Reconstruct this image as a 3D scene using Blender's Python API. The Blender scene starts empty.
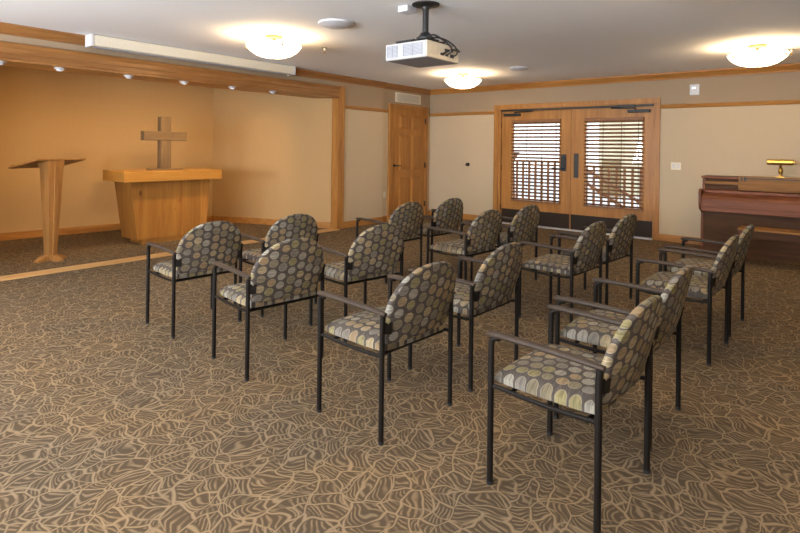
import bpy, bmesh, math, random
from mathutils import Vector, Matrix
random.seed(7)
S = bpy.context.scene
COL = S.collection
R = math.radians
PI = math.pi

# ------------------------------------------------------------------ materials
class N:
    def __init__(s, name):
        s.m = bpy.data.materials.new(name); s.m.use_nodes = True
        s.t = s.m.node_tree; s.n = s.t.nodes; s.l = s.t.links
        s.b = s.n['Principled BSDF']
    def add(s, typ, **k):
        nd = s.n.new(typ)
        for a, v in k.items():
            if a.startswith('i_'):
                key = a[2:]
                key = int(key) if key.isdigit() else key
                nd.inputs[key].default_value = v
            else: setattr(nd, a, v)
        return nd
    def math(s, op, a, b=None, c=None):
        nd = s.n.new('ShaderNodeMath'); nd.operation = op
        for i, v in enumerate((a, b, c)):
            if v is None: continue
            if hasattr(v, 'links'): s.l.new(v, nd.inputs[i])
            else: nd.inputs[i].default_value = v
        return nd.outputs[0]
    def ramp(s, fac, stops, interp='LINEAR'):
        nd = s.n.new('ShaderNodeValToRGB'); nd.color_ramp.interpolation = interp
        e = nd.color_ramp.elements
        while len(e) > 1: e.remove(e[-1])
        e[0].position = stops[0][0]; e[0].color = (*stops[0][1], 1)
        for p, c in stops[1:]:
            x = e.new(p); x.color = (*c, 1)
        s.l.new(fac, nd.inputs[0]); return nd.outputs[0]
    def mix(s, fac, a, b, mode='MIX'):
        nd = s.n.new('ShaderNodeMix'); nd.data_type = 'RGBA'; nd.blend_type = mode
        for i, v in ((0, fac), (6, a), (7, b)):
            if hasattr(v, 'links'): s.l.new(v, nd.inputs[i])
            else: nd.inputs[i].default_value = v if i == 0 else (*v, 1)
        return nd.outputs[2]
    def coords(s, scale=(1,1,1), rot=(0,0,0), kind='Object'):
        tc = s.n.new('ShaderNodeTexCoord'); mp = s.n.new('ShaderNodeMapping')
        mp.inputs['Scale'].default_value = scale; mp.inputs['Rotation'].default_value = rot
        s.l.new(tc.outputs[kind], mp.inputs[0]); return mp.outputs[0]
    def bump(s, h, strength=.3, dist=.01):
        b = s.n.new('ShaderNodeBump'); b.inputs['Strength'].default_value = strength
        b.inputs['Distance'].default_value = dist
        s.l.new(h, b.inputs['Height']); s.l.new(b.outputs[0], s.b.inputs['Normal'])

def plain(name, c, rough=.6, metal=0., spec=.5):
    x = N(name); x.b.inputs['Specular IOR Level'].default_value = spec; x.b.inputs['Base Color'].default_value = (*c, 1)
    x.b.inputs['Roughness'].default_value = rough; x.b.inputs['Metallic'].default_value = metal
    nz = x.add('ShaderNodeTexNoise', i_Scale=60.); x.l.new(x.coords(), nz.inputs['Vector'])
    r = x.ramp(nz.outputs[0], [(0.3, (.93,)*3), (.7, (1.05,)*3)])
    x.l.new(x.mix(1., c, r, 'MULTIPLY'), x.b.inputs['Base Color'])
    return x.m

def wood(name, a, b, axis='Z', rough=.38, scale=1., knots=False, plank=0):
    x = N(name)
    sc = {'X': (.6, 9, 9), 'Y': (9, .6, 9), 'Z': (9, 9, .6)}[axis]
    v = x.coords(tuple(q*scale for q in sc))
    n1 = x.add('ShaderNodeTexNoise', i_Scale=1.6, i_Detail=6., i_Roughness=.6, i_Distortion=.8)
    x.l.new(v, n1.inputs['Vector'])
    n2 = x.add('ShaderNodeTexNoise', i_Scale=9., i_Detail=4., i_Roughness=.7)
    x.l.new(v, n2.inputs['Vector'])
    f = x.math('ADD', x.math('MULTIPLY', n1.outputs[0], .7), x.math('MULTIPLY', n2.outputs[0], .3))
    c = x.ramp(f, [(.36, a), (.64, b)])
    if plank:
        tc = x.n.new('ShaderNodeTexCoord'); sp = x.n.new('ShaderNodeSeparateXYZ'); x.l.new(tc.outputs['Object'], sp.inputs[0])
        w = x.math('FLOOR', x.math('DIVIDE', sp.outputs[{'X':0,'Y':1}[knots or 'Y']], plank))
        wn = x.add('ShaderNodeTexWhiteNoise', noise_dimensions='1D'); x.l.new(w, wn.inputs['W'])
        c = x.mix(1., c, x.ramp(wn.outputs[0], [(0, (.80,.78,.74)), (1, (1.08,1.08,1.08))]), 'MULTIPLY')
        vo = x.add('ShaderNodeTexVoronoi', i_Scale=3.2, i_Randomness=1.); x.l.new(x.coords((1, 1, .55)), vo.inputs['Vector'])
        k = x.ramp(vo.outputs[0], [(.04, (.45,.36,.3)), (.1, (1,1,1))])
        c = x.mix(1., c, k, 'MULTIPLY')
    x.l.new(c, x.b.inputs['Base Color'])
    x.b.inputs['Roughness'].default_value = rough; x.b.inputs['Specular IOR Level'].default_value = .3
    x.bump(f, .12, .004)
    return x.m

M = {}
OA, OB = (.32, .132, .030), (.47, .222, .060)
for ax in 'XYZ':
    M['oak'+ax] = wood('oak_'+ax, OA, OB, ax)
    M['mah'+ax] = wood('mahogany_'+ax, (.12, .036, .013), (.22, .072, .028), ax, .5)
    M['dk'+ax] = wood('walnut_'+ax, (.062, .027, .012), (.11, .050, .022), ax, .75)
M['altar'] = wood('altar_pine', (.31, .125, .026), (.44, .205, .046), 'Z', .4, 1., 'Y', .23)
M['altar_top'] = wood('altar_top_pine', (.36, .16, .030), (.49, .24, .050), 'Y', .38)
M['lect'] = wood('lectern_oak', (.24, .11, .031), (.37, .185, .060), 'Z', .4)
M['trimY'] = wood('header_oak', (.22, .092, .028), (.36, .17, .055), 'Y')
M['cross'] = wood('rough_timber', (.105, .066, .032), (.215, .135, .066), 'Z', .8, 1.4)
M['crossY'] = wood('rough_timber_cross', (.105, .066, .032), (.215, .135, .066), 'Y', .8, 1.4)
M['desk'] = wood('music_desk_wood', (.20, .088, .022), (.33, .155, .042), 'X', .6)
M['strip'] = wood('threshold_oak', (.50, .28, .10), (.68, .42, .18), 'Y', .4)
M['blind'] = wood('blind_wood', (.20, .085, .035), (.30, .14, .06), 'X', .45)
M['deck'] = wood('cedar', (.20, .085, .038), (.33, .15, .065), 'X', .7)
M['frame'] = plain('dark_bronze_metal', (.008, .0055, .004), .5, 0., .2)
M['arm'] = plain('armrest_urethane', (.042, .027, .018), .55, 0., .3)
M['black'] = plain('black_plastic', (.012, .012, .013), .45)
M['bronze'] = plain('bronze_plate', (.030, .017, .010), .5, 0., .25)
M['brass'] = plain('brass', (.60, .40, .10), .32, 1.)
M['white'] = plain('white_plastic', (.64, .64, .67), .5)
M['cream'] = plain('cream_plastic', (.78, .72, .58), .5)
M['grille'] = plain('grey_grille', (.30, .31, .34), .6)
M['ivory'] = plain('ivory_housing', (.74, .69, .58), .5)
M['steel'] = plain('brushed_steel', (.62, .60, .58), .3, .9)
M['canopy'] = plain('lamp_canopy', (.05, .036, .018), .9, 0., .1)
M['panel'] = plain('pale_grey_plastic', (.50, .50, .54), .5)
M['alu'] = plain('threshold_metal', (.75, .75, .76), .35, .6)
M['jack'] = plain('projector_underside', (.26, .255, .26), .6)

def ceiling_mat():
    x = N('ceiling_paint'); n = x.add('ShaderNodeTexNoise', i_Scale=90., i_Detail=3.)
    x.l.new(x.coords(), n.inputs['Vector'])
    x.b.inputs['Base Color'].default_value = (.90, .91, .94, 1); x.b.inputs['Roughness'].default_value = .9
    x.bump(n.outputs[0], .15, .003); return x.m
M['ceil'] = ceiling_mat()

def wallpaper(split=True, low=(.54, .435, .30), high=(.36, .268, .178)):
    x = N('wall_covering')
    tc = x.n.new('ShaderNodeTexCoord'); sp = x.n.new('ShaderNodeSeparateXYZ'); x.l.new(tc.outputs['Object'], sp.inputs[0])
    fine = x.add('ShaderNodeTexNoise', i_Scale=1., i_Detail=4., i_Roughness=.7)
    x.l.new(x.coords((70, 70, 6)), fine.inputs['Vector'])
    f = x.ramp(fine.outputs[0], [(.3, (.97,.965,.96)), (.7, (1.02,1.02,1.02))])
    if split:
        st = x.math('GREATER_THAN', sp.outputs[2], 2.235)
        c = x.mix(st, low, high)
    else:
        c = x.mix(0., low, high)
    x.l.new(x.mix(1., c, f, 'MULTIPLY'), x.b.inputs['Base Color'])
    x.b.inputs['Roughness'].default_value = .85
    x.bump(fine.outputs[0], .1, .002)
    return x.m
M['wall'] = wallpaper()
M['alcove'] = wallpaper(False, (.49, .312, .138))

def carpet():
    x = N('patterned_carpet')
    P0 = x.coords((1, 1, 1))
    # warp
    wn = x.add('ShaderNodeTexNoise', i_Scale=3.4, i_Detail=2., i_Roughness=.5); x.l.new(P0, wn.inputs['Vector'])
    sub = x.n.new('ShaderNodeVectorMath'); sub.operation = 'SUBTRACT'; x.l.new(wn.outputs[1], sub.inputs[0]); sub.inputs[1].default_value = (.5,.5,.5)
    sc = x.n.new('ShaderNodeVectorMath'); sc.operation = 'SCALE'; x.l.new(sub.outputs[0], sc.inputs[0]); sc.inputs['Scale'].default_value = .26
    ad = x.n.new('ShaderNodeVectorMath'); ad.operation = 'ADD'; x.l.new(P0, ad.inputs[0]); x.l.new(sc.outputs[0], ad.inputs[1])
    wp = ad.outputs[0]
    # leaf cells with pale outlines, each hatched in a direction of its own
    def cells(scale, loc, stretch):
        mp = x.n.new('ShaderNodeMapping'); mp.inputs['Location'].default_value = loc; mp.inputs['Scale'].default_value = stretch
        x.l.new(wp, mp.inputs[0])
        e = x.add('ShaderNodeTexVoronoi', voronoi_dimensions='2D', feature='DISTANCE_TO_EDGE', i_Scale=scale, i_Randomness=1.)
        f = x.add('ShaderNodeTexVoronoi', voronoi_dimensions='2D', feature='F1', i_Scale=scale, i_Randomness=1.)
        x.l.new(mp.outputs[0], e.inputs['Vector']); x.l.new(mp.outputs[0], f.inputs['Vector'])
        return e.outputs['Distance'], f.outputs['Color']
    dist, cc = cells(8.4, (0, 0, 0), (1.25, .9, 1))
    sw = x.n.new('ShaderNodeSeparateColor'); x.l.new(cc, sw.inputs[0])
    ang = x.math('ADD', x.math('MULTIPLY', sw.outputs[0], 2.2), .2)
    sp = x.n.new('ShaderNodeSeparateXYZ'); x.l.new(wp, sp.inputs[0])
    along = x.math('ADD', x.math('MULTIPLY', sp.outputs[0], x.math('COSINE', ang)), x.math('MULTIPLY', sp.outputs[1], x.math('SINE', ang)))
    hatch = x.math('SINE', x.math('ADD', x.math('MULTIPLY', along, 260.), x.math('MULTIPLY', dist, 9.)))
    gap = x.ramp(dist, [(.07, (0,0,0)), (.12, (1,1,1))])
    n5 = x.add('ShaderNodeTexNoise', i_Scale=14., i_Detail=1.); x.l.new(P0, n5.inputs['Vector'])
    brk = x.ramp(n5.outputs[0], [(.34, (.45,.45,.45)), (.5, (1,1,1))])
    hatch = x.math('MULTIPLY', x.math('MULTIPLY', x.math('MAXIMUM', x.math('ADD', hatch, .15), 0.), gap), brk)
    line = x.ramp(dist, [(.022, (1,1,1)), (.065, (0,0,0))])
    d2, c2 = cells(6.0, (4.3, 1.1, 0), (.9, 1.35, 1))
    big = x.math('MULTIPLY', x.ramp(d2, [(.014, (1,1,1)), (.05, (0,0,0))]), brk)
    tot = x.math('MAXIMUM', x.math('MAXIMUM', line, big), x.math('MULTIPLY', hatch, .68))
    fz = x.add('ShaderNodeTexNoise', i_Scale=330., i_Detail=2.); x.l.new(P0, fz.inputs['Vector'])
    tot = x.math('ADD', tot, x.math('MULTIPLY', x.math('SUBTRACT', fz.outputs[0], .5), .5))
    c = x.ramp(tot, [(0., (.086, .060, .036)), (.45, (.158, .112, .067)), (1., (.262, .187, .110))])
    pz = x.add('ShaderNodeTexNoise', i_Scale=2.2, i_Detail=2.); x.l.new(P0, pz.inputs['Vector'])
    c = x.mix(1., c, x.ramp(pz.outputs[0], [(.35, (.92,.95,1.0)), (.65, (1.06,1.03,.97))]), 'MULTIPLY')
    x.l.new(c, x.b.inputs['Base Color']); x.b.inputs['Roughness'].default_value = .95
    x.b.inputs['Specular IOR Level'].default_value = .1
    x.bump(fz.outputs[0], .5, .004)
    return x.m
M['carpet'] = carpet()

def fabric(name, ax, ay):
    x = N(name)
    tc = x.n.new('ShaderNodeTexCoord'); sp = x.n.new('ShaderNodeSeparateXYZ'); x.l.new(tc.outputs['Object'], sp.inputs[0])
    oi = x.n.new('ShaderNodeObjectInfo')
    off = x.math('MULTIPLY', oi.outputs['Random'], .05)
    PX, PY = .070, .062
    u = x.math('DIVIDE', x.math('ADD', sp.outputs[ax], off), PX)
    col = x.math('FLOOR', u)
    v = x.math('DIVIDE', x.math('ADD', sp.outputs[ay], off), PY)
    v = x.math('ADD', v, x.math('MULTIPLY', x.math('PINGPONG', col, 1.), .5))
    row = x.math('FLOOR', v)
    cid = x.n.new('ShaderNodeCombineXYZ'); x.l.new(col, cid.inputs[0]); x.l.new(row, cid.inputs[1]); x.l.new(oi.outputs['Random'], cid.inputs[2])
    wn = x.add('ShaderNodeTexWhiteNoise', noise_dimensions='3D'); x.l.new(cid.outputs[0], wn.inputs['Vector'])
    sw = x.n.new('ShaderNodeSeparateColor'); x.l.new(wn.outputs[1], sw.inputs[0])
    fu = x.math('ADD', x.math('SUBTRACT', x.math('FRACT', u), .57), x.math('MULTIPLY', sw.outputs[0], .14)); fv = x.math('ADD', x.math('SUBTRACT', x.math('FRACT', v), .57), x.math('MULTIPLY', sw.outputs[1], .14))
    d = x.math('DIVIDE', x.math('SQRT', x.math('ADD', x.math('MULTIPLY', fu, fu), x.math('MULTIPLY', fv, fv))), x.math('ADD', .92, x.math('MULTIPLY', sw.outputs[2], .16)))
    cc = x.ramp(wn.outputs[0], [(0, (.225,.155,.08)), (.2, (.155,.125,.075)), (.38, (.265,.205,.115)), (.55, (.15,.13,.105)), (.68, (.22,.20,.16)), (.84, (.18,.15,.065))], 'CONSTANT')
    st = x.add('ShaderNodeTexNoise', i_Scale=1., i_Detail=2.)
    sc = [14, 14, 14]; sc[ay] = 160
    x.l.new(x.coords(tuple(sc)), st.inputs['Vector'])
    cc = x.mix(1., cc, x.ramp(st.outputs[0], [(.38, (.72,.72,.72)), (.6, (1.2,1.2,1.2))]), 'MULTIPLY')
    rim = x.math('MULTIPLY', x.math('GREATER_THAN', d, .36), .35)
    cc = x.mix(rim, cc, (.27, .235, .185))
    inside = x.math('LESS_THAN', d, .415)
    g = x.mix(x.math('GREATER_THAN', st.outputs[0], .53), (.048,.037,.030), (.074,.058,.047))
    x.l.new(x.mix(inside, g, cc), x.b.inputs['Base Color'])
    x.b.inputs['Roughness'].default_value = .8
    x.bump(inside, .15, .002)
    return x.m
M['fab_seat'] = fabric('circle_fabric_seat', 1, 0)
M['fab_back'] = fabric('circle_fabric_back', 1, 2)

def emis(name, c, s):
    x = N(name); x.b.inputs['Base Color'].default_value = (*c, 1)
    x.b.inputs['Emission Color'].default_value = (*c, 1); x.b.inputs['Emission Strength'].default_value = s
    n = x.add('ShaderNodeTexNoise', i_Scale=9., i_Detail=2.); x.l.new(x.coords(), n.inputs['Vector'])
    x.l.new(x.ramp(n.outputs[0], [(.3, tuple(q*.9 for q in c)), (.7, c)]), x.b.inputs['Emission Color'])
    return x.m
M['bowl'] = emis('frosted_glass_lit', (1., .80, .52), 10.)
M['spotface'] = emis('spot_lens', (1., .86, .66), 3.)

def glass():
    x = N('clear_glass'); tr = x.add('ShaderNodeBsdfTransparent'); gl = x.add('ShaderNodeBsdfGlossy', i_Roughness=.02)
    tr.inputs[0].default_value = (.95, .97, .96, 1)
    mx = x.add('ShaderNodeMixShader'); mx.inputs[0].default_value = .06
    x.l.new(tr.outputs[0], mx.inputs[1]); x.l.new(gl.outputs[0], mx.inputs[2])
    x.l.new(mx.outputs[0], x.n['Material Output'].inputs[0]); return x.m
M['glass'] = glass()
M['snow'] = plain('pale_concrete', (.75, .74, .72), .9)
M['siding'] = plain('pale_siding', (.62, .55, .38), .9)
M['leaf'] = plain('brown_siding', (.26, .19, .09), .9)
M['plant'] = plain('planter', (.20, .10, .06), .8)

# ------------------------------------------------------------------ geometry
class G:
    def __init__(s): s.v = []; s.f = []; s.mi = []; s.sm = []
    def _add(s, vs, fs, mi=0, smooth=False):
        o = len(s.v); s.v += [tuple(q) for q in vs]
        for f in fs: s.f.append(tuple(i+o for i in f)); s.mi.append(mi); s.sm.append(smooth)
        return s
    def box(s, x0, x1, y0, y1, z0, z1, mi=0, rot=None, piv=None):
        vs = [Vector((x, y, z)) for z in (z0, z1) for y in (y0, y1) for x in (x0, x1)]
        if rot:
            pv = Vector(piv if piv else ((x0+x1)/2, (y0+y1)/2, (z0+z1)/2))
            vs = [rot @ (q-pv) + pv for q in vs]
        return s._add(vs, [(0,2,3,1),(4,5,7,6),(0,1,5,4),(2,6,7,3),(0,4,6,2),(1,3,7,5)], mi)
    def hexa(s, bot, top, mi=0):            # bot/top: 4 points each counter-clockwise
        return s._add(list(bot)+list(top), [(3,2,1,0),(4,5,6,7),(0,1,5,4),(1,2,6,5),(2,3,7,6),(3,0,4,7)], mi)
    def prism(s, poly, z0, z1, mi=0):       # poly xy ccw
        n = len(poly)
        vs = [(x, y, z0) for x, y in poly] + [(x, y, z1) for x, y in poly]
        return s._add(vs, [tuple(range(n-1, -1, -1)), tuple(range(n, 2*n))] + [(i, (i+1) % n, n+(i+1) % n, n+i) for i in range(n)], mi)
    def extrude(s, prof, axis, a0, a1, mi=0):   # profile swept along an axis; prof = 2D in the other two axes (cyclic order)
        def pt(p, a):
            return {'x': (a, p[0], p[1]), 'y': (p[0], a, p[1])}[axis]
        n = len(prof); vs = [pt(p, a0) for p in prof] + [pt(p, a1) for p in prof]
        return s._add(vs, [tuple(range(n-1, -1, -1)), tuple(range(n, 2*n))] + [(i, (i+1) % n, n+(i+1) % n, n+i) for i in range(n)], mi)
    def lathe(s, prof, c=(0,0,0), n=32, mi=0, dirn=(0,0,1)):
        q = Vector((0,0,1)).rotation_difference(Vector(dirn)); c = Vector(c)
        vs = []; fs = []
        for r, z in prof:
            for k in range(n):
                a = 2*PI*k/n; vs.append(q @ Vector((r*math.cos(a), r*math.sin(a), z)) + c)
        m = len(prof)
        for i in range(m-1):
            for k in range(n):
                k2 = (k+1) % n; fs.append((i*n+k, i*n+k2, (i+1)*n+k2, (i+1)*n+k))
        fs.append(tuple(range(n-1, -1, -1))); fs.append(tuple((m-1)*n+k for k in range(n)))
        return s._add(vs, fs, mi, True)
    def tube(s, pts, r, n=10, mi=0, sx=1., sy=1.):
        pts = [Vector(p) for p in pts]; vs = []; fs = []
        for i, p in enumerate(pts):
            t = (pts[min(i+1, len(pts)-1)] - pts[max(i-1, 0)]).normalized()
            up = Vector((0, 1, 0)) if abs(t.y) < .9 else Vector((0, 0, 1))
            a = t.cross(up).normalized(); b = a.cross(t).normalized()
            rr = r[i] if isinstance(r, (list, tuple)) else r
            for k in range(n):
                w = 2*PI*k/n; vs.append(p + a*rr*sx*math.cos(w) + b*rr*sy*math.sin(w))
        for i in range(len(pts)-1):
            for k in range(n):
                k2 = (k+1) % n; fs.append((i*n+k, i*n+k2, (i+1)*n+k2, (i+1)*n+k))
        m = len(pts)
        fs.append(tuple(range(n-1, -1, -1))); fs.append(tuple((m-1)*n+k for k in range(n)))
        return s._add(vs, fs, mi, True)
    def obj(s, name, mats, parent=None, bevel=0., loc=None, rotz=0., label=None):
        me = bpy.data.meshes.new(name); me.from_pydata(s.v, [], s.f)
        if not isinstance(mats, (list, tuple)): mats = [mats]
        for m in mats: me.materials.append(m)
        for p, mi, sm in zip(me.polygons, s.mi, s.sm): p.material_index = mi; p.use_smooth = sm
        bm = bmesh.new(); bm.from_mesh(me); bmesh.ops.recalc_face_normals(bm, faces=bm.faces)
        for e in bm.edges:
            if len(e.link_faces) == 2 and e.calc_face_angle(0) > R(35): e.smooth = False
        bm.to_mesh(me); bm.free()
        o = bpy.data.objects.new(name, me); COL.objects.link(o)
        if parent: o.parent = parent
        if loc: o.location = loc
        o.rotation_euler.z = rotz
        if bevel:
            b = o.modifiers.new('bevel', 'BEVEL'); b.width = bevel; b.segments = 2; b.limit_method = 'ANGLE'; b.angle_limit = R(40)
        if label: o['label'] = label
        return o

def thing(name, label, cat, loc=(0,0,0), rotz=0., group=None):
    o = bpy.data.objects.new(name, None); COL.objects.link(o); o.location = loc; o.rotation_euler.z = rotz
    o.empty_display_size = .1
    return tag(o, label, cat, group)
def tag(o, label, cat, group=None):
    o['label'] = label; o['category'] = cat
    if group: o['group'] = group
    return o
def struct(o, label, cat):
    o['kind'] = 'structure'; o['label'] = label; o['category'] = cat; return o
def rootstruct(name, label, cat, loc=(0,0,0)):
    o = bpy.data.objects.new(name, None); COL.objects.link(o); o.location = loc
    return struct(o, label, cat)
def arc(p0, p1, p2, n=6):
    p0, p1, p2 = map(Vector, (p0, p1, p2))
    return [(1-t)**2*p0 + 2*t*(1-t)*p1 + t*t*p2 for t in [i/n for i in range(n+1)]]

H = 2.79            # ceiling height
XR, YF = 9.4, -12.6 # right wall, wall behind the camera
# ------------------------------------------------------------------ room shell
struct(G().box(-4.2, XR+.2, YF-.2, .2, -.1, 0).obj('floor', M['carpet']), 'brown carpet with a pale leaf vein pattern over the whole room', 'floor')
struct(G().box(-4.2, XR+.2, YF-.2, .2, H, H+.1).obj('ceiling', M['ceil']), 'flat pale grey painted ceiling over the room', 'ceiling')
g = G(); g.box(-.14, 1.70, 0, .2, 0, H); g.box(4.70, XR+.2, 0, .2, 0, H); g.box(1.70, 4.70, 0, .2, 2.32, H)
struct(g.obj('wall_back', M['wall']), 'beige papered wall with the double doors and the piano', 'wall')
g = G()
g.box(-.14, -.035, -1.60, 0, 0, H)
g.box(-.14, .0, -2.86, -1.60, 0, H)
g.box(-.46, .0, -8.7, -2.86, 2.40, H)
g.box(-.14, .0, YF, -8.7, 0, H)
struct(g.obj('wall_left', M['wall']), 'beige papered wall with the single door and the wide alcove opening', 'wall')
struct(G().box(XR, XR+.2, YF-.2, 0, 0, H).obj('wall_right', M['wall']), 'beige wall on the right side of the room', 'wall')
WX = [(.7, 2.5), (3.1, 4.9), (5.5, 7.3)]   # daylight windows in the wall behind the camera
g = G(); xs = -.14
for a, b in WX:
    g.box(xs, a, YF-.2, YF, 0, H); g.box(a, b, YF-.2, YF, 0, .85); g.box(a, b, YF-.2, YF, 2.25, H); xs = b
g.box(xs, XR, YF-.2, YF, 0, H)
struct(g.obj('wall_front', M['wall']), 'beige wall with three windows opposite the double doors', 'wall')
for i, (a, b) in enumerate(WX):
    rt = rootstruct('window_%d' % (i+1), 'white framed window in the wall opposite the double doors', 'window', ((a+b)/2, YF-.1, .85))
    w = (b-a)/2; g = G()
    g.box(-w, w, -.04, .04, 0, .06); g.box(-w, w, -.04, .04, 1.34, 1.40); g.box(-w, -w+.06, -.04, .04, .06, 1.34); g.box(w-.06, w, -.04, .04, .06, 1.34); g.box(-.03, .03, -.04, .04, .06, 1.34)
    g.obj('window_frame', M['white'], rt)
    G().box(-w+.06, w-.06, -.004, .004, .06, 1.34).obj('pane', M['glass'], rt)

# alcove behind the opening in the left wall
A0, A1, A2 = (-.14, -2.88), (-2.50, -3.84), (-2.98, -8.95)
def off(p, q, d):
    dx, dy = q[0]-p[0], q[1]-p[1]; L = math.hypot(dx, dy); return (-dy/L*d, dx/L*d)
def wallseg(p, q, t, name, m, label, z1=H):
    ox, oy = off(p, q, t)
    poly = [p, q, (q[0]+ox, q[1]+oy), (p[0]+ox, p[1]+oy)]
    o = G().prism(poly, 0, z1).obj(name, m); struct(o, label, 'wall'); return o
wallseg(A0, A1, -.12, 'wall_alcove_right', M['alcove'], 'angled warm tan side wall of the altar alcove')
wallseg(A1, A2, -.12, 'wall_alcove_back', M['alcove'], 'warm tan back wall of the altar alcove behind the cross')
wallseg(A2, (-.14, -8.95), -.12, 'wall_alcove_left', M['alcove'], 'tan side wall at the left end of the altar alcove')
def baseseg(p, q, name, label, h=.115, t=.016):
    ox, oy = off(p, q, t); o = G().prism([p, q, (q[0]+ox, q[1]+oy), (p[0]+ox, p[1]+oy)], 0, h).obj(name, M['oakY'], bevel=.003)
    struct(o, label, 'baseboard'); return o
baseseg(A0, A1, 'baseboard_alcove_right', 'oak baseboard along the angled alcove side wall')
baseseg(A1, A2, 'baseboard_alcove_back', 'oak baseboard along the alcove back wall')

# baseboards, rails, crown
struct(G().box(-.035, 1.60, -.016, 0, 0, .115).box(4.745, XR, -.016, 0, 0, .115).obj('baseboard_back', M['oakX'], bevel=.003), 'oak baseboard along the double door wall', 'baseboard')
struct(G().box(.0, .016, -2.72, -1.60, 0, .115).box(-.035, -.019, -1.60, -1.44, 0, .115).box(0, .016, YF, -8.82, 0, .115).obj('baseboard_left', M['oakY'], bevel=.003), 'oak baseboard along the single door wall', 'baseboard')
struct(G().box(XR-.016, XR, YF, 0, 0, .115).obj('baseboard_right', M['oakY']), 'oak baseboard along the right wall', 'baseboard')
RAIL = [(0, 2.20), (.022, 2.205), (.03, 2.225), (.018, 2.245), (.024, 2.262), (0, 2.268)]
g = G(); g.extrude([(-a, b) for a, b in RAIL], 'x', -.035, 1.60); g.extrude([(-a, b) for a, b in RAIL], 'x', 4.745, XR)
struct(g.obj('trim_1', M['oakX']), 'oak picture rail on the double door wall', 'trim')
g = G(); g.extrude(RAIL, 'y', -2.72, -1.60); g.extrude([(a-.035, b) for a, b in RAIL], 'y', -1.60, -1.42)
struct(g.obj('trim_2', M['oakY']), 'oak picture rail left of the single door', 'trim')
CR = [(0, 2.675), (.014, 2.675), (.02, 2.70), (.06, 2.755), (.075, 2.765), (.075, H), (0, H)]
struct(G().extrude([(-a, b) for a, b in CR], 'x', -.035, XR).obj('trim_3', M['oakX']), 'oak crown moulding over the double door wall', 'trim')
g = G(); g.extrude([(a-.035, b) for a, b in CR], 'y', -1.60, 0); g.extrude(CR, 'y', YF, -1.60)
struct(g.obj('trim_4', M['trimY']), 'oak crown moulding over the alcove side wall', 'trim')
struct(G().extrude([(XR-a, b) for a, b in CR], 'y', YF, 0).obj('trim_5', M['oakY']), 'oak crown moulding on the right wall', 'trim')
# header over the alcove opening
HD = [(0, 2.385), (.035, 2.385), (.035, 2.41), (.022, 2.425), (.022, 2.47), (.032, 2.485), (.032, 2.53), (.05, 2.56), (.058, 2.585), (0, 2.60)]
struct(G().extrude(HD, 'y', -8.82, -2.86).obj('trim_6', M['trimY']), 'oak moulded header board over the alcove opening', 'trim')
struct(G().box(-.46, 0, -8.7, -2.875, 2.385, 2.40).obj('trim_7', M['oakY']), 'oak soffit board under the alcove header', 'trim')
# casings of the opening
g = G(); g.box(.0, .022, -2.86, -2.75, 0, 2.60); g.box(.0, .032, -2.75, -2.72, 0, 2.60)
g.box(-.14, .022, -2.875, -2.86, 0, 2.385)
struct(g.obj('trim_8', M['oakZ'], bevel=.003), 'oak casing at the right side of the alcove opening', 'trim')
struct(G().box(-.02, .024, -8.82, -8.7, 0, 2.385).obj('trim_9', M['oakZ']), 'oak casing at the left side of the alcove opening', 'trim')
struct(G().box(-.12, .11, -8.7, -2.875, 0, .010).obj('trim_10', M['strip'], bevel=.003), 'light wood threshold strip in the carpet at the alcove', 'trim')

# single door on the left wall
d1 = rootstruct('door_1', 'orange oak panelled single door beside the room corner', 'door', (-.035, -.76, 0))
g = G(); W = .56
g.box(.002, .03, -W, W, .012, 2.33)
g.obj('leaf', M['oakZ'], d1, bevel=.002)
g = G()
for z0, z1 in ((.22, .88), (1.02, 1.76), (1.88, 2.18)):
    for y0, y1 in ((-.34, -.02), (.06, .38)):
        g.hexa([(.03, y0, z0), (.03, y1, z0), (.03, y1, z1), (.03, y0, z1)], [(.052, y0+.04, z0+.04), (.052, y1-.04, z0+.04), (.052, y1-.04, z1-.04), (.052, y0+.04, z1-.04)])
for z0, z1 in () and ((.17, .22), (.88, .93), (.97, 1.02), (1.78, 1.83), (1.85, 1.90), (2.22, 2.27)):
    g.box(.03, .035, -.36, .40, z0+.012, z1-.012)
g.obj('raised_panel', M['oakZ'], d1)
g = G(); g.box(0, .045, -.665, -W, 0, 2.33); g.box(0, .045, W, .64, 0, 2.33); g.box(0, .045, -.665, .64, 2.33, 2.39); g.box(0, .03, -.56, W, 0, .012)
g.obj('door_frame', M['oakZ'], d1, bevel=.004)
g = G(); g.lathe([(.032, 0), (.032, .01), (.012, .014), (.012, .05)], (.03, -.49, 1.13), 20, dirn=(1, 0, 0)); g.tube([(.075, -.49, 1.13), (.08, -.47, 1.13), (.08, -.34, 1.128)], .013)
g.obj('door_lever', M['black'], d1)
for z in (.28, 1.12, 2.08):
    G().box(.03, .052, .535, .565, z-.06, z+.06).obj('hinge', M['black'] if z != 1.12 else M['bronze'], d1)

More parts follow.
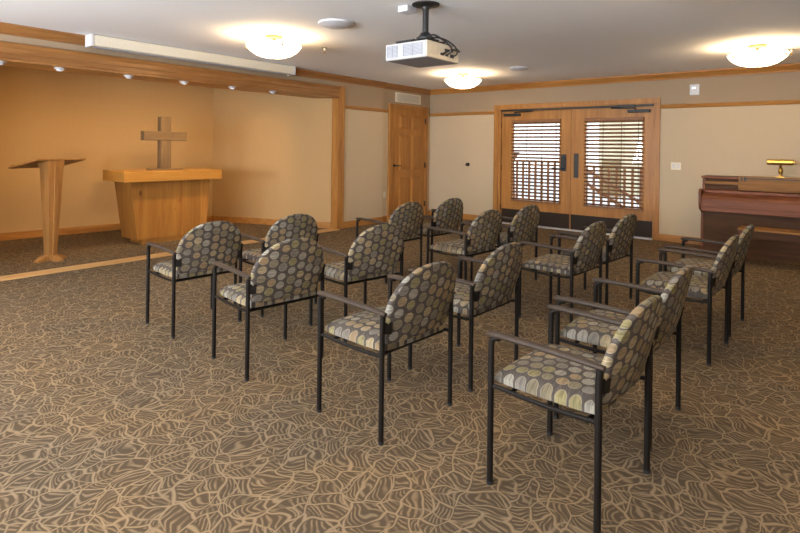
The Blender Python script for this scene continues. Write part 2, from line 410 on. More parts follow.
# double doors with blinds
cs = G(); cs.box(1.60, 1.70, -.022, 0, 0, 2.30); cs.box(4.70, 4.745, -.022, 0, 0, 2.30); cs.box(1.60, 4.745, -.022, 0, 2.30, 2.385)
cs.box(1.70, 1.755, -.01, .16, 0, 2.285); cs.box(4.645, 4.70, -.01, .16, 0, 2.285); cs.box(1.70, 4.70, -.01, .16, 2.285, 2.32)
struct(cs.obj('trim_11', M['oakZ'], bevel=.004), 'oak casing and jamb around the double doors', 'trim')
struct(G().box(1.755, 4.645, -.05, .15, 0, .022).obj('trim_12', M['alu']), 'pale metal threshold under the double doors', 'trim')
def leaf(n, x0, x1, gx0, gx1, label, lock):
    c = (x0+x1)/2
    d = rootstruct(n, label, 'door', (c, .03, .025))
    a, b = x0-c, x1-c; p, q = gx0-c, gx1-c; z0, z1 = .49-.025, 2.045-.025
    g = G(); T = .045
    g.box(a, p, 0, T, 0, 2.25); g.box(q, b, 0, T, 0, 2.25); g.box(p, q, 0, T, 0, z0-.0); g.box(p, q, 0, T, z1, 2.25)
    lf = g.obj('leaf', M['oakZ'], d, bevel=.002)
    g = G()
    for (e0, e1, f0, f1) in ((p-.03, p+.006, z0-.03, z1+.03), (q-.006, q+.03, z0-.03, z1+.03), (p, q, z0-.03, z0+.006), (p, q, z1-.006, z1+.03)):
        g.box(e0, e1, -.012, 0, f0, f1)
    g.obj('glazing_bead', M['oakX'], lf, bevel=.003)
    G().box(p, q, .026, .032, z0, z1).obj('pane', M['glass'], lf)
    G().box(a+.01, b-.01, -.004, 0, .0, .275).obj('kick_plate', M['bronze'], lf, label='dark bronze kick plate')
    if lock == 'lever':
        lp = b-.135
        g = G(); g.box(lp-.052, lp+.052, -.022, 0, 1.07, 1.385); g.obj('lock_plate', M['black'], lf, bevel=.004)
        g = G(); g.lathe([(.02, 0), (.02, .03), (.012, .06)], (lp, -.02, 1.115), 16, dirn=(0, -1, 0)); g.tube([(lp, -.075, 1.115), (lp-.03, -.08, 1.115), (lp-.20, -.078, 1.125)], .012); g.lathe([(.022, 0), (.022, .012)], (lp, -.022, 1.30), 16, dirn=(0, -1, 0))
        g.obj('door_lever', M['black'], lf)
    else:
        lp = a+.10
        G().box(lp-.045, lp+.045, -.008, 0, .955, 1.405).obj('push_plate', M['black'], lf, bevel=.002, label='dark flat push plate')
    s = -1 if lock == 'lever' else 1
    hx = a if s < 0 else b
    g = G(); xa, xb = sorted((hx-s*.06, hx-s*.42)); g.box(xa, xb, -.065, 0, 2.125, 2.175)
    g.obj('closer_body', M['black'], lf, bevel=.008)
    g = G(); g.tube([(hx-s*.30, -.04, 2.175), (hx-s*.30, -.04, 2.20), (hx-s*.70, -.06, 2.212), (hx-s*.34, -.055, 2.235), (hx-s*.20, -.04, 2.245)], .012)
    g.obj('closer_arm', M['black'], lf)
    for z in (.3, 1.1, 1.95):
        G().tube([(hx+s*.003, -.008, z-.05), (hx+s*.003, -.008, z+.05)], .008).obj('hinge', M['bronze'], lf)
    return d
leaf('door_2', 1.76, 3.197, 2.01, 2.985, 'left leaf of the glazed oak double doors, with dark lever lock', 'lever')
leaf('door_3', 3.203, 4.64, 3.48, 4.46, 'right leaf of the glazed oak double doors, with plain push plate', 'plate')
tag(G().box(1.757, 4.643, -.035, -.008, 2.25, 2.283).box(4.05, 4.35, -.05, -.03, 2.245, 2.288).obj('head_bar', M['black'], bevel=.004), 'dark metal bar across the head of the double doors', 'door hardware')
def blind(x0, x1, label):
    t = thing('window_blind', label, 'blind', ((x0+x1)/2, .012, .47), 0, 'wooden blinds on the double doors')
    w = (x1-x0)/2+.02; hgt = 1.575
    G().box(-w, w, -.022, .004, hgt-.03, hgt+.03).obj('headrail', M['blind'], t, bevel=.004)
    g = G(); nsl = 23; y = -.012
    for i in range(nsl):
        z = .05 + (hgt-.09)*i/(nsl-1)
        g.box(-w, w, y-.024, y+.024, z-.004, z+.004, rot=Matrix.Rotation(R(-38), 3, 'X'))
    g.obj('slats', M['blind'], t)
    G().box(-w, w, -.026, .004, 0, .03).obj('bottom_rail', M['blind'], t, bevel=.004)
    for k in (-.86, -.32, .30, .86):
        G().tube([(k*w, -.036, .02), (k*w, -.036, hgt-.03)], .0045, 6).obj('ladder_tape', M['dkZ'], t)
    return t
blind(2.01, 2.985, 'dark wood slatted blind on the left leaf of the double doors')
blind(3.48, 4.46, 'dark wood slatted blind on the right leaf of the double doors')

# outside, seen between the slats
struct(G().box(-8, 14, .2, 30, -.35, -.02).obj('floor_outside', M['snow']), 'pale ground outside the double doors', 'ground')
def railing(x0, x1, y, top, label):
    t = thing('deck_railing', label, 'railing', ((x0+x1)/2, y, -.02), 0, 'wooden railings outside the double doors')
    w = (x1-x0)/2
    G().box(-w, w, -.03, .03, top-.05, top).obj('top_rail', M['deck'], t); G().box(-w, w, -.02, .02, .12, .17).obj('bottom_rail', M['deck'], t)
    for k in (-w, w-.09): G().box(k, k+.09, -.045, .045, 0, top+.05).obj('post', M['deck'], t)
    n = int(2*w/.155)
    for i in range(1, n):
        xx = -w + 2*w*i/n
        G().box(xx-.022, xx+.022, -.02, .02, .17, top-.05).obj('baluster', M['deck'], t)
railing(-.4, 2.55, 1.9, 1.27, 'brown balustrade outside, seen through the left door leaf')
railing(2.65, 5.2, 1.9, 1.19, 'brown balustrade outside, seen through the right door leaf')
t = thing('stair_railing', 'sloping brown stair rail outside, seen through the right door leaf', 'railing', (2.6, 2.5, -.02))
G().hexa([(0,-.03,1.02),(0,.03,1.02),(0,.03,1.09),(0,-.03,1.09)], [(1.6,-.03,.12),(1.6,.03,.12),(1.6,.03,.19),(1.6,-.03,.19)]).obj('top_rail', M['deck'], t)
G().hexa([(0,-.03,.72),(0,.03,.72),(0,.03,.79),(0,-.03,.79)], [(1.2,-.03,.0),(1.2,.03,.0),(1.2,.03,.07),(1.2,-.03,.07)]).obj('lower_rail', M['deck'], t)
G().box(-.09, 0, -.045, .045, 0, 1.15).obj('post', M['deck'], t)
t = thing('garden_planter', 'brown planter outside, above the rail in the left door leaf', 'planter', (-.1, 4.0, -.02))
G().lathe([(.10, 0), (.12, .1), (.08, 1.2), (.20, 1.38), (.24, 1.44)], (0,0,0), 20).obj('pot', M['plant'], t)
t = thing('outbuilding', 'pale yellow building outside, seen through the right door leaf', 'building', (1.2, 8.5, -.02))
G().box(-.42, .42, 0, 2.5, 0, 4.2).obj('wall', M['siding'], t); G().box(-.5, .5, -.3, 2.8, 4.2, 4.4).obj('roof', M['deck'], t)
G().box(-.3, .3, -.03, 0, 0, 1.2).obj('wainscot', M['leaf'], t)

# ------------------------------------------------------------------ ceiling things
def ceiling_lamp(x, y, label, first=[None]):
    t = thing('ceiling_lamp', label, 'ceiling lamp', (x, y, H), 0, 'frosted glass bowl ceiling lamps')
    if first[0]:
        for ch in first[0].children:
            c = ch.copy(); COL.objects.link(c); c.parent = t
    else:
        G().lathe([(.105, 0), (.105, -.018), (.09, -.03), (.02, -.034), (.014, -.115)], (0,0,0), 32).obj('canopy', M['canopy'], t)
        prof = [(.0, -.262), (.06, -.260), (.14, -.247), (.21, -.222), (.262, -.188), (.30, -.15), (.318, -.118), (.312, -.112), (.292, -.148), (.25, -.184), (.19, -.214), (.10, -.238), (.0, -.246)]
        G().lathe(prof, (0,0,0), 48).obj('glass_bowl', M['bowl'], t)
        for a in (-2.35, -.35, 1.9):
            G().lathe([(.014, 0), (.018, .01), (.008, .02)], (.306*math.cos(a), .306*math.sin(a), -.146), 12, dirn=(math.cos(a), math.sin(a), -.4)).obj('clip_knob', M['brass'], t)
        G().lathe([(.0, -.27), (.012, -.268), (.014, -.26), (.0, -.25)], (0,0,0), 12).obj('finial', M['cream'], t)
        first[0] = t
    l = bpy.data.lights.new('lamp_bulb', 'POINT'); l.energy = 46; l.color = (1., .72, .42); l.shadow_soft_size = .11
    lo = bpy.data.objects.new('lamp_bulb', l); COL.objects.link(lo); lo.location = (x, y, H-.155)
ceiling_lamp(1.90, -5.76, 'lit glass bowl lamp on the ceiling near the alcove, left of the projector')
ceiling_lamp(2.02, -1.85, 'lit glass bowl lamp on the ceiling near the room corner, behind the projector')
ceiling_lamp(6.30, -1.95, 'lit glass bowl lamp on the ceiling above the piano')
ceiling_lamp(6.30, -5.80, 'lit glass bowl lamp above the nearest row of chairs, outside the picture')
ceiling_lamp(2.00, -9.70, 'lit glass bowl lamp near the lectern end of the room, outside the picture')
ceiling_lamp(6.30, -9.90, 'lit glass bowl lamp over the camera, outside the picture')

def disc(name, x, y, r, h, label, cat):
    t = thing(name, label, cat, (x, y, H))
    G().lathe([(r, 0), (r, -h*.35), (r*.86, -h*.6)], (0,0,0), 32).obj('base_ring', M['white'], t)
    G().lathe([(r*.86, -h*.6), (r*.6, -h*.92), (r*.2, -h), (.0, -h)], (0,0,0), 32).obj('cover', M['white'], t)
disc('smoke_detector', 2.99, -5.80, .185, .05, 'large flat white round ceiling detector left of the projector', 'smoke detector')
disc('smoke_detector', 3.11, -1.90, .15, .045, 'white round ceiling detector between the corner lamp and the double doors', 'smoke detector')
def sprinkler(x, y, label):
    t = thing('fire_sprinkler', label, 'sprinkler', (x, y, H), 0, 'ceiling sprinklers')
    G().lathe([(.04, 0), (.035, -.008), (.012, -.012), (.01, -.035)], (0,0,0), 20).obj('escutcheon', M['steel'], t)
    g = G(); g.tube([(0, -.012, -.033), (0, -.016, -.05), (0, 0, -.065)], .003, 6); g.tube([(0, .012, -.033), (0, .016, -.05), (0, 0, -.065)], .003, 6); g.lathe([(.022, -.066), (.022, -.07)], (0,0,0), 16)
    g.obj('sprinkler_head', M['brass'], t)
sprinkler(1.84, -4.90, 'small brass sprinkler head on the ceiling between lamp and alcove')
sprinkler(6.60, -1.40, 'small brass sprinkler head on the ceiling beside the lamp above the piano')

# projector
t = thing('video_projector', 'white and cream video projector hanging upside down from its pole mount', 'projector', (4.15, -5.83, 2.265))
G().box(-.23, .23, -.245, .245, .004, .145).obj('housing', M['ivory'], t, bevel=.008)
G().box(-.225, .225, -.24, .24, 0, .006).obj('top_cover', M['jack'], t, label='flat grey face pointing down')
G().box(-.222, .222, -.25, -.243, .008, .139).obj('side_panel', M['panel'], t, bevel=.003, label='white grilled side panel')
for a, b in ((-.20, -.09), (-.02, .185)):
    g = G()
    for k in range(9):
        z = .026 + k*.0115; g.box(a, b, -.254, -.249, z, z+.006)
    for xx in (a, (a+b)/2, b): g.box(xx-.003, xx+.003, -.2545, -.249, .024, .126)
    g.obj('air_grille', M['grille'], t)
G().lathe([(.0, 0), (.05, 0), (.05, .03), (.042, .035), (.038, .02), (.0, .02)], (-.23, .11, .075), 24, dirn=(-1, 0, 0)).obj('lens', M['black'], t)
g = G()
for yy, zz, w, h in ((-.02, .05, .05, .018), (.05, .05, .04, .018), (.05, .095, .06, .02), (.13, .05, .05, .03), (.13, .1, .03, .02)): g.box(.228, .236, yy-w/2, yy+w/2, zz-h/2, zz+h/2)
g.obj('connector_panel', M['black'], t)
g = G()
for k in range(6): g.box(.229, .233, -.20+k*.018, -.192+k*.018, .03, .115)
g.obj('rear_vent', M['cream'], t)
PJT = t
t = thing('projector_mount', 'black ceiling plate, pole and bracket that carry the projector', 'mount', (4.18, -5.83, H))
G().lathe([(.125, 0), (.125, -.012), (.09, -.022), (.04, -.03), (.034, -.05)], (0,0,0), 32).obj('ceiling_plate', M['black'], t)
g = G(); g.tube([(0,0,-.02), (0,0,-.31)], .028, 16); g.obj('pole', M['black'], t)
g = G(); g.lathe([(.04, -.26), (.06, -.29), (.085, -.305), (.085, -.325), (.03, -.335)], (0,0,0), 24); g.box(-.13, .13, -.03, .03, -.355, -.335); g.box(-.03, .03, -.15, .15, -.355, -.335)
for a, b in ((-.12, -.13), (.12, -.13), (.12, .13), (-.12, .13)): g.tube([(0,0,-.345), (a, b, -.345), (a, b, -.379)], .012, 8)
g.obj('bracket', M['black'], t)
g = G(); g.box(-.19, -.02, -.185, -.11, -.379, -.345); g.obj('control_module', M['black'], t)
for k, pts in enumerate(([(.02,-.03,-.30),(.10,0,-.29),(.17,.04,-.34),(.22,.07,-.39),(.245,.06,-.44),(.205,.05,-.475)],
    [(.02,.02,-.30),(.12,.06,-.31),(.19,.12,-.35),(.24,.15,-.41),(.245,.14,-.46),(.205,.13,-.475)],
    [(.0,.03,-.31),(.10,.12,-.35),(.18,.18,-.38),(.25,.18,-.43),(.25,.05,-.43),(.205,-.02,-.475)])):
    P_ = [Vector(p) for p in pts]; sm = []
    for i in range(len(P_)-1):
        a0 = P_[max(i-1,0)]; a1 = P_[i]; a2 = P_[i+1]; a3 = P_[min(i+2,len(P_)-1)]
        for j in range(5):
            q = j/5; sm.append(.5*((2*a1)+(-a0+a2)*q+(2*a0-5*a1+4*a2-a3)*q*q+(-a0+3*a1-3*a2+a3)*q**3))
    sm.append(P_[-1])
    G().tube(sm, .008, 8).obj('cable', M['black'], PJT, loc=(.03, 0, H-2.265))
tag(G().box(-.06, .055, -.07, .07, -.055, 0).obj('junction_box', M['white'], loc=(3.985, -5.85, H), bevel=.006), 'small white box on the ceiling beside the projector mount', 'junction box')

# projection screen housing
t = thing('projection_screen', 'long ivory roll-up screen case mounted at the ceiling above the alcove', 'projector screen', (.17, -5.6, 2.645))
G().box(-.09, .085, -1.50, 1.50, .008, .138).obj('case', M['ivory'], t, bevel=.01)
G().box(-.092, .088, -1.535, -1.50, .0, .142).obj('end_cap', M['white'], t, bevel=.006); G().box(-.092, .088, 1.50, 1.535, .0, .142).obj('end_cap', M['white'], t, bevel=.006)
G().box(-.03, .03, -1.46, 1.46, -.006, .010).obj('bottom_slot', M['grille'], t)
G().box(.0, .035, 1.40, 1.45, -.022, .0).obj('pull_catch', M['steel'], t)

# spot lamps under the header
for i, (y, lab) in enumerate(((-7.93, 'white spot lamp under the alcove header, leftmost, above the lectern'), (-7.34, 'white spot lamp under the alcove header, second from the left'),
        (-6.54, 'white spot lamp under the alcove header, left of the cross'), (-5.78, 'white spot lamp under the alcove header, right above the altar'),
        (-5.0, 'white spot lamp under the alcove header, second from the right'), (-4.25, 'white spot lamp under the alcove header, rightmost, near the casing'))):
    t = thing('spot_lamp', lab, 'spot lamp', (-.09, y, 2.385), 0, 'spot lamps under the alcove header')
    G().lathe([(.062, 0), (.062, -.008), (.05, -.014)], (0,0,0), 24).obj('ring', M['white'], t)
    G().lathe([(.04, 0), (.04, -.022), (.034, -.028), (.0, -.028)], (0,0,-.004), 20, dirn=(.45, 0, 1)).obj('lamp_head', M['white'], t)
    l = bpy.data.lights.new('spot_beam', 'SPOT'); l.energy = 46 if i < 5 else 54; l.color = (1., .65, .30); l.spot_size = R(115); l.spot_blend = .9; l.shadow_soft_size = .03
    o = bpy.data.objects.new('spot_beam', l); COL.objects.link(o); o.location = (-.12, y, 2.33)
    o.rotation_euler = Vector((-1.6, .0, -1.3)).to_track_quat('-Z', 'Y').to_euler()

# wall fittings
t = thing('air_vent', 'cream slotted air vent above the single door', 'vent', (-.035, -.78, 2.54))
G().box(0, .012, -.43, .43, -.10, .10).obj('frame', M['cream'], t, bevel=.003)
g = G()
for k in range(9): g.box(.010, .02, -.37, .37, -.075+k*.018, -.067+k*.018, rot=Matrix.Rotation(R(25), 3, 'Y'))
g.obj('louvre', M['cream'], t); G().box(.011, .0125, -.375, .375, -.08, .08).obj('dark_opening', M['grille'], t)
t = thing('strobe_alarm', 'white square alarm unit high on the wall right of the double doors', 'alarm', (5.255, 0, 2.49))
G().box(-.07, .07, -.03, 0, -.085, .085).obj('back_box', M['white'], t, bevel=.005); G().box(-.045, .03, -.045, -.03, -.0, .05).obj('lens', M['alu'], t, bevel=.006)
t = thing('light_switch', 'cream double light switch on the wall between the double doors and the piano', 'light switch', (4.99, 0, 1.25))
G().box(-.075, .075, -.008, 0, -.06, .06).obj('cover_plate', M['cream'], t, bevel=.003)
for k in (-.035, .035): G().box(k-.016, k+.016, -.014, -.007, -.033, .033).obj('rocker', M['white'], t, bevel=.002)
t = thing('door_stop', 'small dark metal door stop on the wall left of the double doors', 'door stop', (.985, 0, 1.16))
G().lathe([(.04, 0), (.04, .008), (.012, .012), (.012, .04), (.03, .045), (.03, .06), (.0, .065)], (0,0,0), 20, dirn=(0, -1, 0)).obj('knob', M['bronze'], t)
t = thing('wall_outlet', 'cream outlet plate low on the wall left of the single door', 'outlet', (-.035, -1.515, .55))
G().box(0, .008, -.035, .035, -.06, .06).obj('cover_plate', M['cream'], t, bevel=.003)
for k in (-.025, .025): G().box(.007, .011, -.016, .016, k-.014, k+.014).obj('socket', M['white'], t, bevel=.002)

# ------------------------------------------------------------------ altar, cross, lectern
def ring(x0, x1, y0, y1, z): return [(x0, y0, z), (x1, y0, z), (x1, y1, z), (x0, y1, z)]
t = thing('altar_table', 'golden wooden altar table that narrows toward the floor, under the cross', 'altar', (-1.15, -5.47, 0))
G().hexa(ring(-.30, .215, -.545, .565, .075), ring(-.335, .215, -.655, .63, .95)).obj('body', M['altar'], t, bevel=.004)
G().box(-.36, .36, -.81, .75, .945, 1.10).obj('tabletop', M['altar_top'], t, bevel=.006)
G().box(-.20, .19, -.46, .50, 0, .078).obj('plinth', M['altar'], t, bevel=.003)
t = thing('wooden_cross', 'rough brown timber cross standing on the altar table', 'cross', (-1.15, -5.50, 1.10))
G().box(-.10, .10, -.25, .25, 0, .022).obj('base', M['crossY'], t, bevel=.004)
G().box(-.055, .055, -.098, .072, .022, .83).obj('upright', M['cross'], t, bevel=.005)
G().box(-.058, .060, -.36, .325, .458, .60).obj('crossbar', M['crossY'], t, bevel=.005)
t = thing('lectern', 'slender oak lectern with a slanted reading top left of the altar', 'lectern', (-.72, -7.21, 0), R(19))
# local x+ faces the seats
def lring(hx, hy, z, cx=0.): return [(cx-hx, -hy, z), (cx+hx, -hy, z), (cx+hx, hy, z), (cx-hx, hy, z)]
G().hexa(lring(.045, .055, .05), lring(.08, .105, 1.20)).obj('column', M['lect'], t, bevel=.004)
g = G(); g.hexa(lring(.012, .018, .05, .055), lring(.012, .024, 1.20, .088)); g.obj('front_rib', M['lect'], t, bevel=.002)
g = G()
for s in (-1, 1):
    g.hexa([(-.045, s*.03, .0), (.045, s*.03, .0), (.045, s*.20, 0), (-.045, s*.20, 0)] if s > 0 else [(-.045, -.20, 0), (.045, -.20, 0), (.045, -.03, 0), (-.045, -.03, 0)],
           [(-.04, .03, .085), (.04, .03, .085), (.035, .19, .025), (-.035, .19, .025)] if s > 0 else [(-.035, -.19, .025), (.035, -.19, .025), (.04, -.03, .085), (-.04, -.03, .085)])
    g.hexa([(.03, -.045, 0), (.19, -.045, 0), (.19, .045, 0), (.03, .045, 0)] if s > 0 else [(-.19, -.045, 0), (-.03, -.045, 0), (-.03, .045, 0), (-.19, .045, 0)],
           [(.03, -.04, .085), (.18, -.035, .025), (.18, .035, .025), (.03, .04, .085)] if s > 0 else [(-.18, -.035, .025), (-.03, -.04, .085), (-.03, .04, .085), (-.18, .035, .025)])
g.box(-.05, .05, -.05, .05, 0, .09)
g.obj('foot', M['lect'], t, bevel=.004)
g = G(); g.hexa([(-.42, -.26, 1.165), (.09, -.26, 1.278), (.09, .42, 1.278), (-.42, .42, 1.165)], [(-.42, -.26, 1.188), (.09, -.26, 1.30), (.09, .42, 1.30), (-.42, .42, 1.188)])
g.obj('reading_board', M['lect'], t, bevel=.003)
g = G(); g.hexa([(-.42, -.23, 1.186), (-.40, -.23, 1.190), (-.40, .34, 1.190), (-.42, .34, 1.186)], [(-.425, -.23, 1.21), (-.405, -.23, 1.214), (-.405, .34, 1.214), (-.425, .34, 1.21)])
g.obj('book_ledge', M['lect'], t)
g = G(); g.hexa(lring(.08, .105, 1.17), [(-.10, -.11, 1.235), (.085, -.11, 1.276), (.085, .11, 1.276), (-.10, .11, 1.235)]); g.obj('head_block', M['lect'], t)

# ------------------------------------------------------------------ piano
t = thing('upright_piano', 'reddish brown upright piano with closed lid against the back wall', 'piano', (6.25, -.25, 0))
PW = .76
side = [(0, .03), (-.44, .03), (-.47, .10), (-.47, .60), (-.63, .66), (-.655, .74), (-.66, .90), (-.64, .945), (-.60, .955), (-.55, .93), (-.52, .885), (-.38, .93), (-.36, 1.10), (0, 1.10)]
for k in (-PW, PW-.035):
    G().extrude(side, 'x', k, k+.035).obj('side_panel', M['mahZ'], t, bevel=.004)
G().box(-PW-.012, PW+.012, -.40, .005, 1.10, 1.13).obj('top_lid', M['mahX'], t, bevel=.006)
G().hexa([(-PW+.035, -.36, .91), (PW-.035, -.36, .91), (PW-.035, -.33, .91), (-PW+.035, -.33, .91)], [(-PW+.035, -.335, 1.10), (PW-.035, -.335, 1.10), (PW-.035, -.30, 1.10), (-PW+.035, -.30, 1.10)]).obj('front_panel', M['dkX'], t)
g = G(); g.box(-PW+.035, PW-.035, -.372, -.34, 1.015, 1.06); g.obj('panel_moulding', M['desk'], t, bevel=.004)
fb = [(-.34, .915), (-.56, .875), (-.625, .85), (-.645, .80), (-.645, .70), (-.60, .70), (-.60, .82), (-.34, .86)]
G().extrude(fb, 'x', -PW+.035, PW-.035).obj('fallboard', M['mahX'], t, bevel=.004)
g = G(); g.extrude([(-.44, .936), (-.47, .930), (-.47, .895), (-.34, .915), (-.34, .945)], 'x', -PW+.035, PW-.035); g.obj('shelf_moulding', M['mahX'], t)
G().box(-PW+.035, PW-.035, -.645, -.05, .635, .70).obj('keybed', M['mahX'], t, bevel=.005)
G().box(-PW+.035, PW-.035, -.46, -.43, .06, .635).obj('lower_panel', M['dkX'], t)
G().box(-PW+.035, PW-.035, -.475, -.42, .0, .075).obj('bottom_rail', M['dkX'], t)
G().box(-PW+.035, PW-.035, -.02, 0, .03, 1.10).obj('back_panel', M['dkX'], t)
g = G(); g.box(-.29, .90-.14, -.46, -.435, .965, 1.15); g.box(-.29, .76, -.44, -.34, .945, .967); g.obj('music_desk', M['desk'], t, bevel=.004, label='golden wooden music desk board')
g = G(); g.box(-.26, -.24, -.466, -.458, 1.085, 1.135); g.box(-.22, -.195, -.466, -.458, 1.08, 1.135); g.box(-.22, .74, -.466, -.458, 1.112, 1.125); g.obj('desk_hinge', M['black'], t)
t = thing('piano_lamp', 'brass piano lamp with a long tube shade on top of the piano', 'lamp', (6.43, -.47, 1.13))
g = G(); g.box(-.05, .05, .07, .17, 0, .02); g.lathe([(.05, .0), (.045, .02), (.02, .03), (.016, .05)], (0, .12, .0), 24); g.obj('base', M['brass'], t, bevel=.003)
G().tube(arc((0, .12, .03), (0, .12, .20), (0, .0, .205), 8), .018, 12).obj('stem', M['brass'], t)
G().lathe([(.022, -.03), (.03, -.01), (.03, .03), (.02, .05)], (0, .10, .09), 20).obj('joint', M['brass'], t)
g = G(); g.tube([(-.155, 0, .225), (-.15, 0, .225), (.15, 0, .225), (.155, 0, .225)], [.025, .04, .04, .025], 20); g.lathe([(.012, 0), (.012, .02), (.018, .024), (.0, .032)], (.155, 0, .225), 12, dirn=(1, 0, 0)); g.obj('lamp_shade', M['brass'], t)
t = thing('piano_bench', 'dark wooden piano bench with a light edged top in front of the piano', 'bench', (6.50, -1.16, 0))
G().box(-.47, .47, -.17, .18, .455, .482).obj('bench_top', M['desk'], t, bevel=.006)
G().box(-.44, .44, -.15, -.13, .36, .455).box(-.44, .44, .14, .16, .36, .455).box(-.44, -.42, -.13, .14, .36, .455).box(.42, .44, -.13, .14, .36, .455).obj('apron', M['dkX'], t)
for a in (-1, 1):
    for b in (-1, 1):
        G().hexa([(a*.425-.018, b*.14-.018, 0), (a*.425+.018, b*.14-.018, 0), (a*.425+.018, b*.14+.018, 0), (a*.425-.018, b*.14+.018, 0)], [(a*.43-.026, b*.14-.024, .455), (a*.43+.026, b*.14-.024, .455), (a*.43+.026, b*.14+.024, .455), (a*.43-.026, b*.14+.024, .455)]).obj('leg', M['mahZ'], t)

# ------------------------------------------------------------------ chairs (local -x is the front)
CW, CD = .285, .485
def make_chair():
    t = thing('armchair', '', 'chair')
    for s in (-1, 1):
        y = s*CW
        lg = G().tube([(-CD, y, .012), (-CD, y, .60)] + [tuple(q) for q in arc((-CD, y, .62), (-CD, y, .657), (-CD+.04, y, .657), 5)], .0142, 14).obj('leg', M['frame'], t)
        G().lathe([(.012, 0), (.0152, .004), (.0152, .012), (.0142, .018)], (-CD, y, 0), 12).obj('foot_glide', M['black'], lg)
        lg = G().tube([(0, y, .012), (0, y, .60), (.004, y, .655)], .0142, 14).obj('leg', M['frame'], t)
        G().lathe([(.012, 0), (.0152, .004), (.0152, .012), (.0142, .018)], (0, y, 0), 12).obj('foot_glide', M['black'], lg)
        # arm pad: flattened, widening at the front tip
        pts = [(-CD-.020, y, .662), (-CD-.010, y, .667), (-CD+.04, y, .670), (-.28, y, .668), (-.12, y, .663), (-.02, y, .658), (.022, y, .655)]
        G().tube(pts, [.008, .0145, .017, .017, .0165, .0155, .011], 14, sx=.85, sy=1.2).obj('armrest', M['arm'], t)
        # bent rail carrying the seat
        G().tube([(-CD, y, .437)] + [tuple(q) for q in arc((-CD+.03, y*.97, .437), (-.26, y*.95, .418), (-.03, y*.97, .435), 8)] + [(0, y, .437)], .010, 10).obj('seat_rail', M['frame'], t)
        G().hexa([(.002, y-.004, .55), (.018, y-s*.04-.003, .55), (.024, y-s*.04+.003, .55), (.008, y+.004, .55)], [(.002, y-.004, .61), (.026, y-s*.04-.003, .61), (.032, y-s*.04+.003, .61), (.008, y+.004, .61)]).obj('back_bracket', M['frame'], t)
    G().tube([(-CD+.09, -CW*.955, .430), (-CD+.09, CW*.955, .430)], .009, 8).obj('cross_rail', M['frame'], t)
    G().tube([(-.05, -CW*.955, .428), (-.05, CW*.955, .428)], .011, 10).obj('cross_rail', M['frame'], t)
    # seat cushion
    vs = []; fs = []; nx, ny = 16, 14
    def sp(i, j, top):
        a = i/nx*2-1; b = j/ny*2-1
        # squircle corners
        xx = a*(1-.045*b*b*b*b); yy = b*(1-.06*a**4) 
        e = max(abs(a), abs(b)); edge = max(0., (e-.78)/.22)
        x = -.255 + xx*.245; y = yy*.262
        if top: z = .508 + .012*(1-a*a)*(1-b*b) - .030*edge**2.2 - (.012*max(0, -a-.4)) + (.012*max(0., a-.5))
        else: z = .436 + .014*edge**2
        return (x, y, z)
    g = G(); idx = {}
    for top in (1, 0):
        for i in range(nx+1):
            for j in range(ny+1): idx[top, i, j] = len(vs); vs.append(sp(i, j, top))
    for i in range(nx):
        for j in range(ny):
            fs.append((idx[1,i,j], idx[1,i+1,j], idx[1,i+1,j+1], idx[1,i,j+1])); fs.append((idx[0,i,j], idx[0,i,j+1], idx[0,i+1,j+1], idx[0,i+1,j]))
    for i in range(nx):
        for j in (0, ny): fs.append((idx[0,i,j], idx[0,i+1,j], idx[1,i+1,j], idx[1,i,j]))
    for j in range(ny):
        for i in (0, nx): fs.append((idx[0,i,j], idx[0,i,j+1], idx[1,i,j+1], idx[1,i,j]))
    g._add(vs, fs, 0, True); so = g.obj('seat', M['fab_seat'], t)
    # backrest
    out = []
    yb, zb, zs, zt, hw = .250, .478, .64, .887, .278
    out += [(0, zb)] + [(yb*k/3, zb+.000) for k in (1, 2)]
    for q in range(0, 6):
        w = -PI/2 + q*PI/2/5; out.append((yb-.045+.045*math.cos(w)+.0, zb+.045+.045*math.sin(w)))
    out += [(yb+(hw-yb)*.5, (zb+zs)/2+.01), (hw-.003, zs-.02)]
    for q in range(0, 13):
        w = q*PI/2/12; out.append((hw*math.cos(w)**.86, zs+(zt-zs)*math.sin(w)**.92))
    half = out; full = half + [(-y, z) for y, z in reversed(half[1:-1])]
    n = len(full); cy, cz = 0, .65
    rings = [(.90, -.019), (.965, -.0165), (.992, -.009), (1., .0), (.992, .009), (.965, .0165), (.90, .019)]
    inner = [.62, .32]
    seq = [(k, -.0235 if k > .5 else -.025) for k in reversed(inner)] + rings + [(k, .0235 if k > .5 else .025) for k in inner]
    vs = []; fs = []
    def pos(y, z, th):
        lean = -.012 + (z-.45)*.26
        curve = -.026*(y/.268)**2
        return (lean+curve+th, y, z)
    for sc_, th in seq:
        for y, z in full: vs.append(pos(y*sc_, cz+(z-cz)*sc_, th))
    m = len(seq)
    for i in range(m-1):
        for k in range(n):
            k2 = (k+1) % n; fs.append((i*n+k, i*n+k2, (i+1)*n+k2, (i+1)*n+k))
    c0 = len(vs); vs.append(pos(0, cz, -.0255)); c1 = len(vs); vs.append(pos(0, cz, .0255))
    for k in range(n):
        k2 = (k+1) % n; fs.append((c0, k2, k)); fs.append((c1, (m-1)*n+k, (m-1)*n+k2))
    g = G(); g._add(vs, fs, 0, True); g.obj('backrest', M['fab_back'], t)
    return t
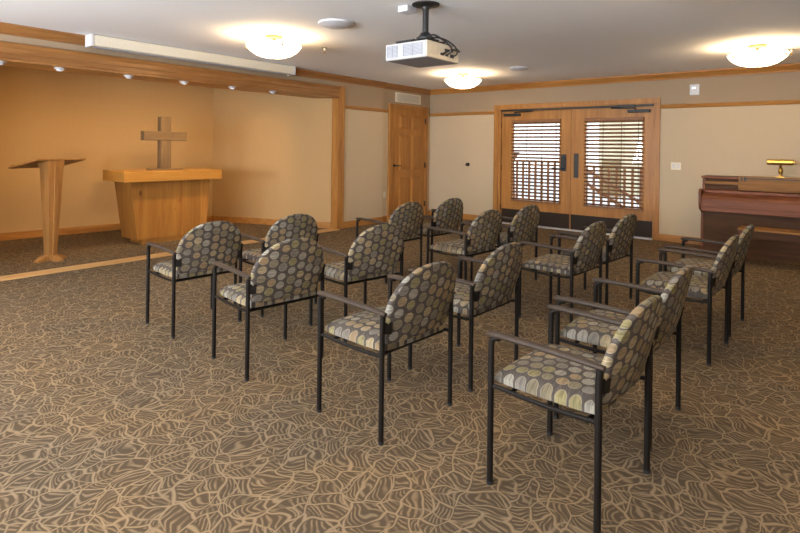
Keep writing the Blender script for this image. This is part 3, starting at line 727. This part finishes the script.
CH = [(3.146, -7.329, -4.0, 'first row: armchair nearest the lectern, at the far left end of all chairs'),
 (3.224, -6.556, -6.0, 'first row: armchair seen in front of the altar corner, second from the left end'),
 (3.276, -4.967, -4.6, 'first row: armchair right of the aisle, in front of the single door'),
 (3.33, -4.198, -4.9, 'first row: armchair closest to the room corner, at the right end of the row'),
 (4.235, -7.411, -7.5, 'second row: armchair nearest the camera side, behind the leftmost chair'),
 (4.219, -6.515, -9.0, 'second row: second armchair from the lectern end, just left of the aisle'),
 (4.304, -4.984, -4.5, 'second row: armchair right of the aisle, partly behind the third row chair'),
 (4.382, -4.254, -5.2, 'second row: armchair at the right end, in front of the left door leaf'),
 (5.344, -7.41, -3.0, 'third row: armchair at the left end, large in the middle of the picture'),
 (5.358, -6.60, -1.6, 'third row: armchair left of the aisle, beside the large middle chair'),
 (5.411, -5.113, -4.0, 'third row: armchair right of the aisle with its seat fully in view'),
 (5.449, -4.346, -5.2, 'third row: armchair at the right end, in front of the right door leaf'),
 (6.406, -7.36, -3.0, 'last row: nearest and largest armchair, at the bottom of the picture'),
 (6.381, -6.585, -1.0, 'last row: armchair directly beyond the nearest one, left of the aisle'),
 (6.413, -5.17, -2.4, 'last row: armchair right of the aisle, in the foreground of the piano'),
 (6.425, -4.40, -2.2, 'last row: armchair at the far end, closest to the piano bench')]
proto = None
for x, y, a, lab in CH:
    if proto is None: proto = t = make_chair()
    else:
        t = proto.copy(); COL.objects.link(t)
        for ch in proto.children:
            c = ch.copy(); COL.objects.link(c); c.parent = t
            for gr in ch.children:
                q = gr.copy(); COL.objects.link(q); q.parent = c
    t.location = (x, y, 0); t.rotation_euler.z = R(a)
    tag(t, lab, 'chair', 'patterned armchairs in four rows')

# ------------------------------------------------------------------ daylight
for a, b in WX:
    l = bpy.data.lights.new('window_daylight', 'AREA'); l.shape = 'RECTANGLE'; l.size = b-a; l.size_y = 1.4; l.energy = 400; l.color = (.86, .91, 1.)
    o = bpy.data.objects.new('window_daylight', l); COL.objects.link(o); o.location = ((a+b)/2, YF-.26, 1.55); o.rotation_euler = (R(134), 0, 0)
W = bpy.data.worlds.new('sky'); S.world = W; W.use_nodes = True
nt = W.node_tree; bg = nt.nodes['Background']
tc = nt.nodes.new('ShaderNodeTexCoord'); sp = nt.nodes.new('ShaderNodeSeparateXYZ'); rp = nt.nodes.new('ShaderNodeValToRGB')
nt.links.new(tc.outputs['Generated'], sp.inputs[0]); nt.links.new(sp.outputs[2], rp.inputs[0]); nt.links.new(rp.outputs[0], bg.inputs[0])
rp.color_ramp.elements[0].color = (.95, .95, .98, 1); rp.color_ramp.elements[1].color = (.70, .82, 1., 1)
bg.inputs[1].default_value = 2.6

# ------------------------------------------------------------------ camera
cam = bpy.data.cameras.new('camera'); co = bpy.data.objects.new('camera', cam); COL.objects.link(co)
co.location = (7.10678, -9.73997, 1.48699)
yaw, roll = .684113, .0127076
co.rotation_euler = (Matrix.Rotation(yaw, 4, 'Z') @ Matrix.Rotation(PI/2, 4, 'X') @ Matrix.Rotation(roll, 4, 'Z')).to_euler()
cam.sensor_width = 36; cam.lens = 540.497/800*36
cam.shift_x = -1.5/800; cam.shift_y = -(266.5-148.16)/800
cam.clip_end = 200
S.camera = co
S.view_settings.view_transform = 'Standard'; S.view_settings.look = 'None'; S.view_settings.gamma = 1; S.view_settings.use_curve_mapping = False
S.view_settings.exposure = 0.06
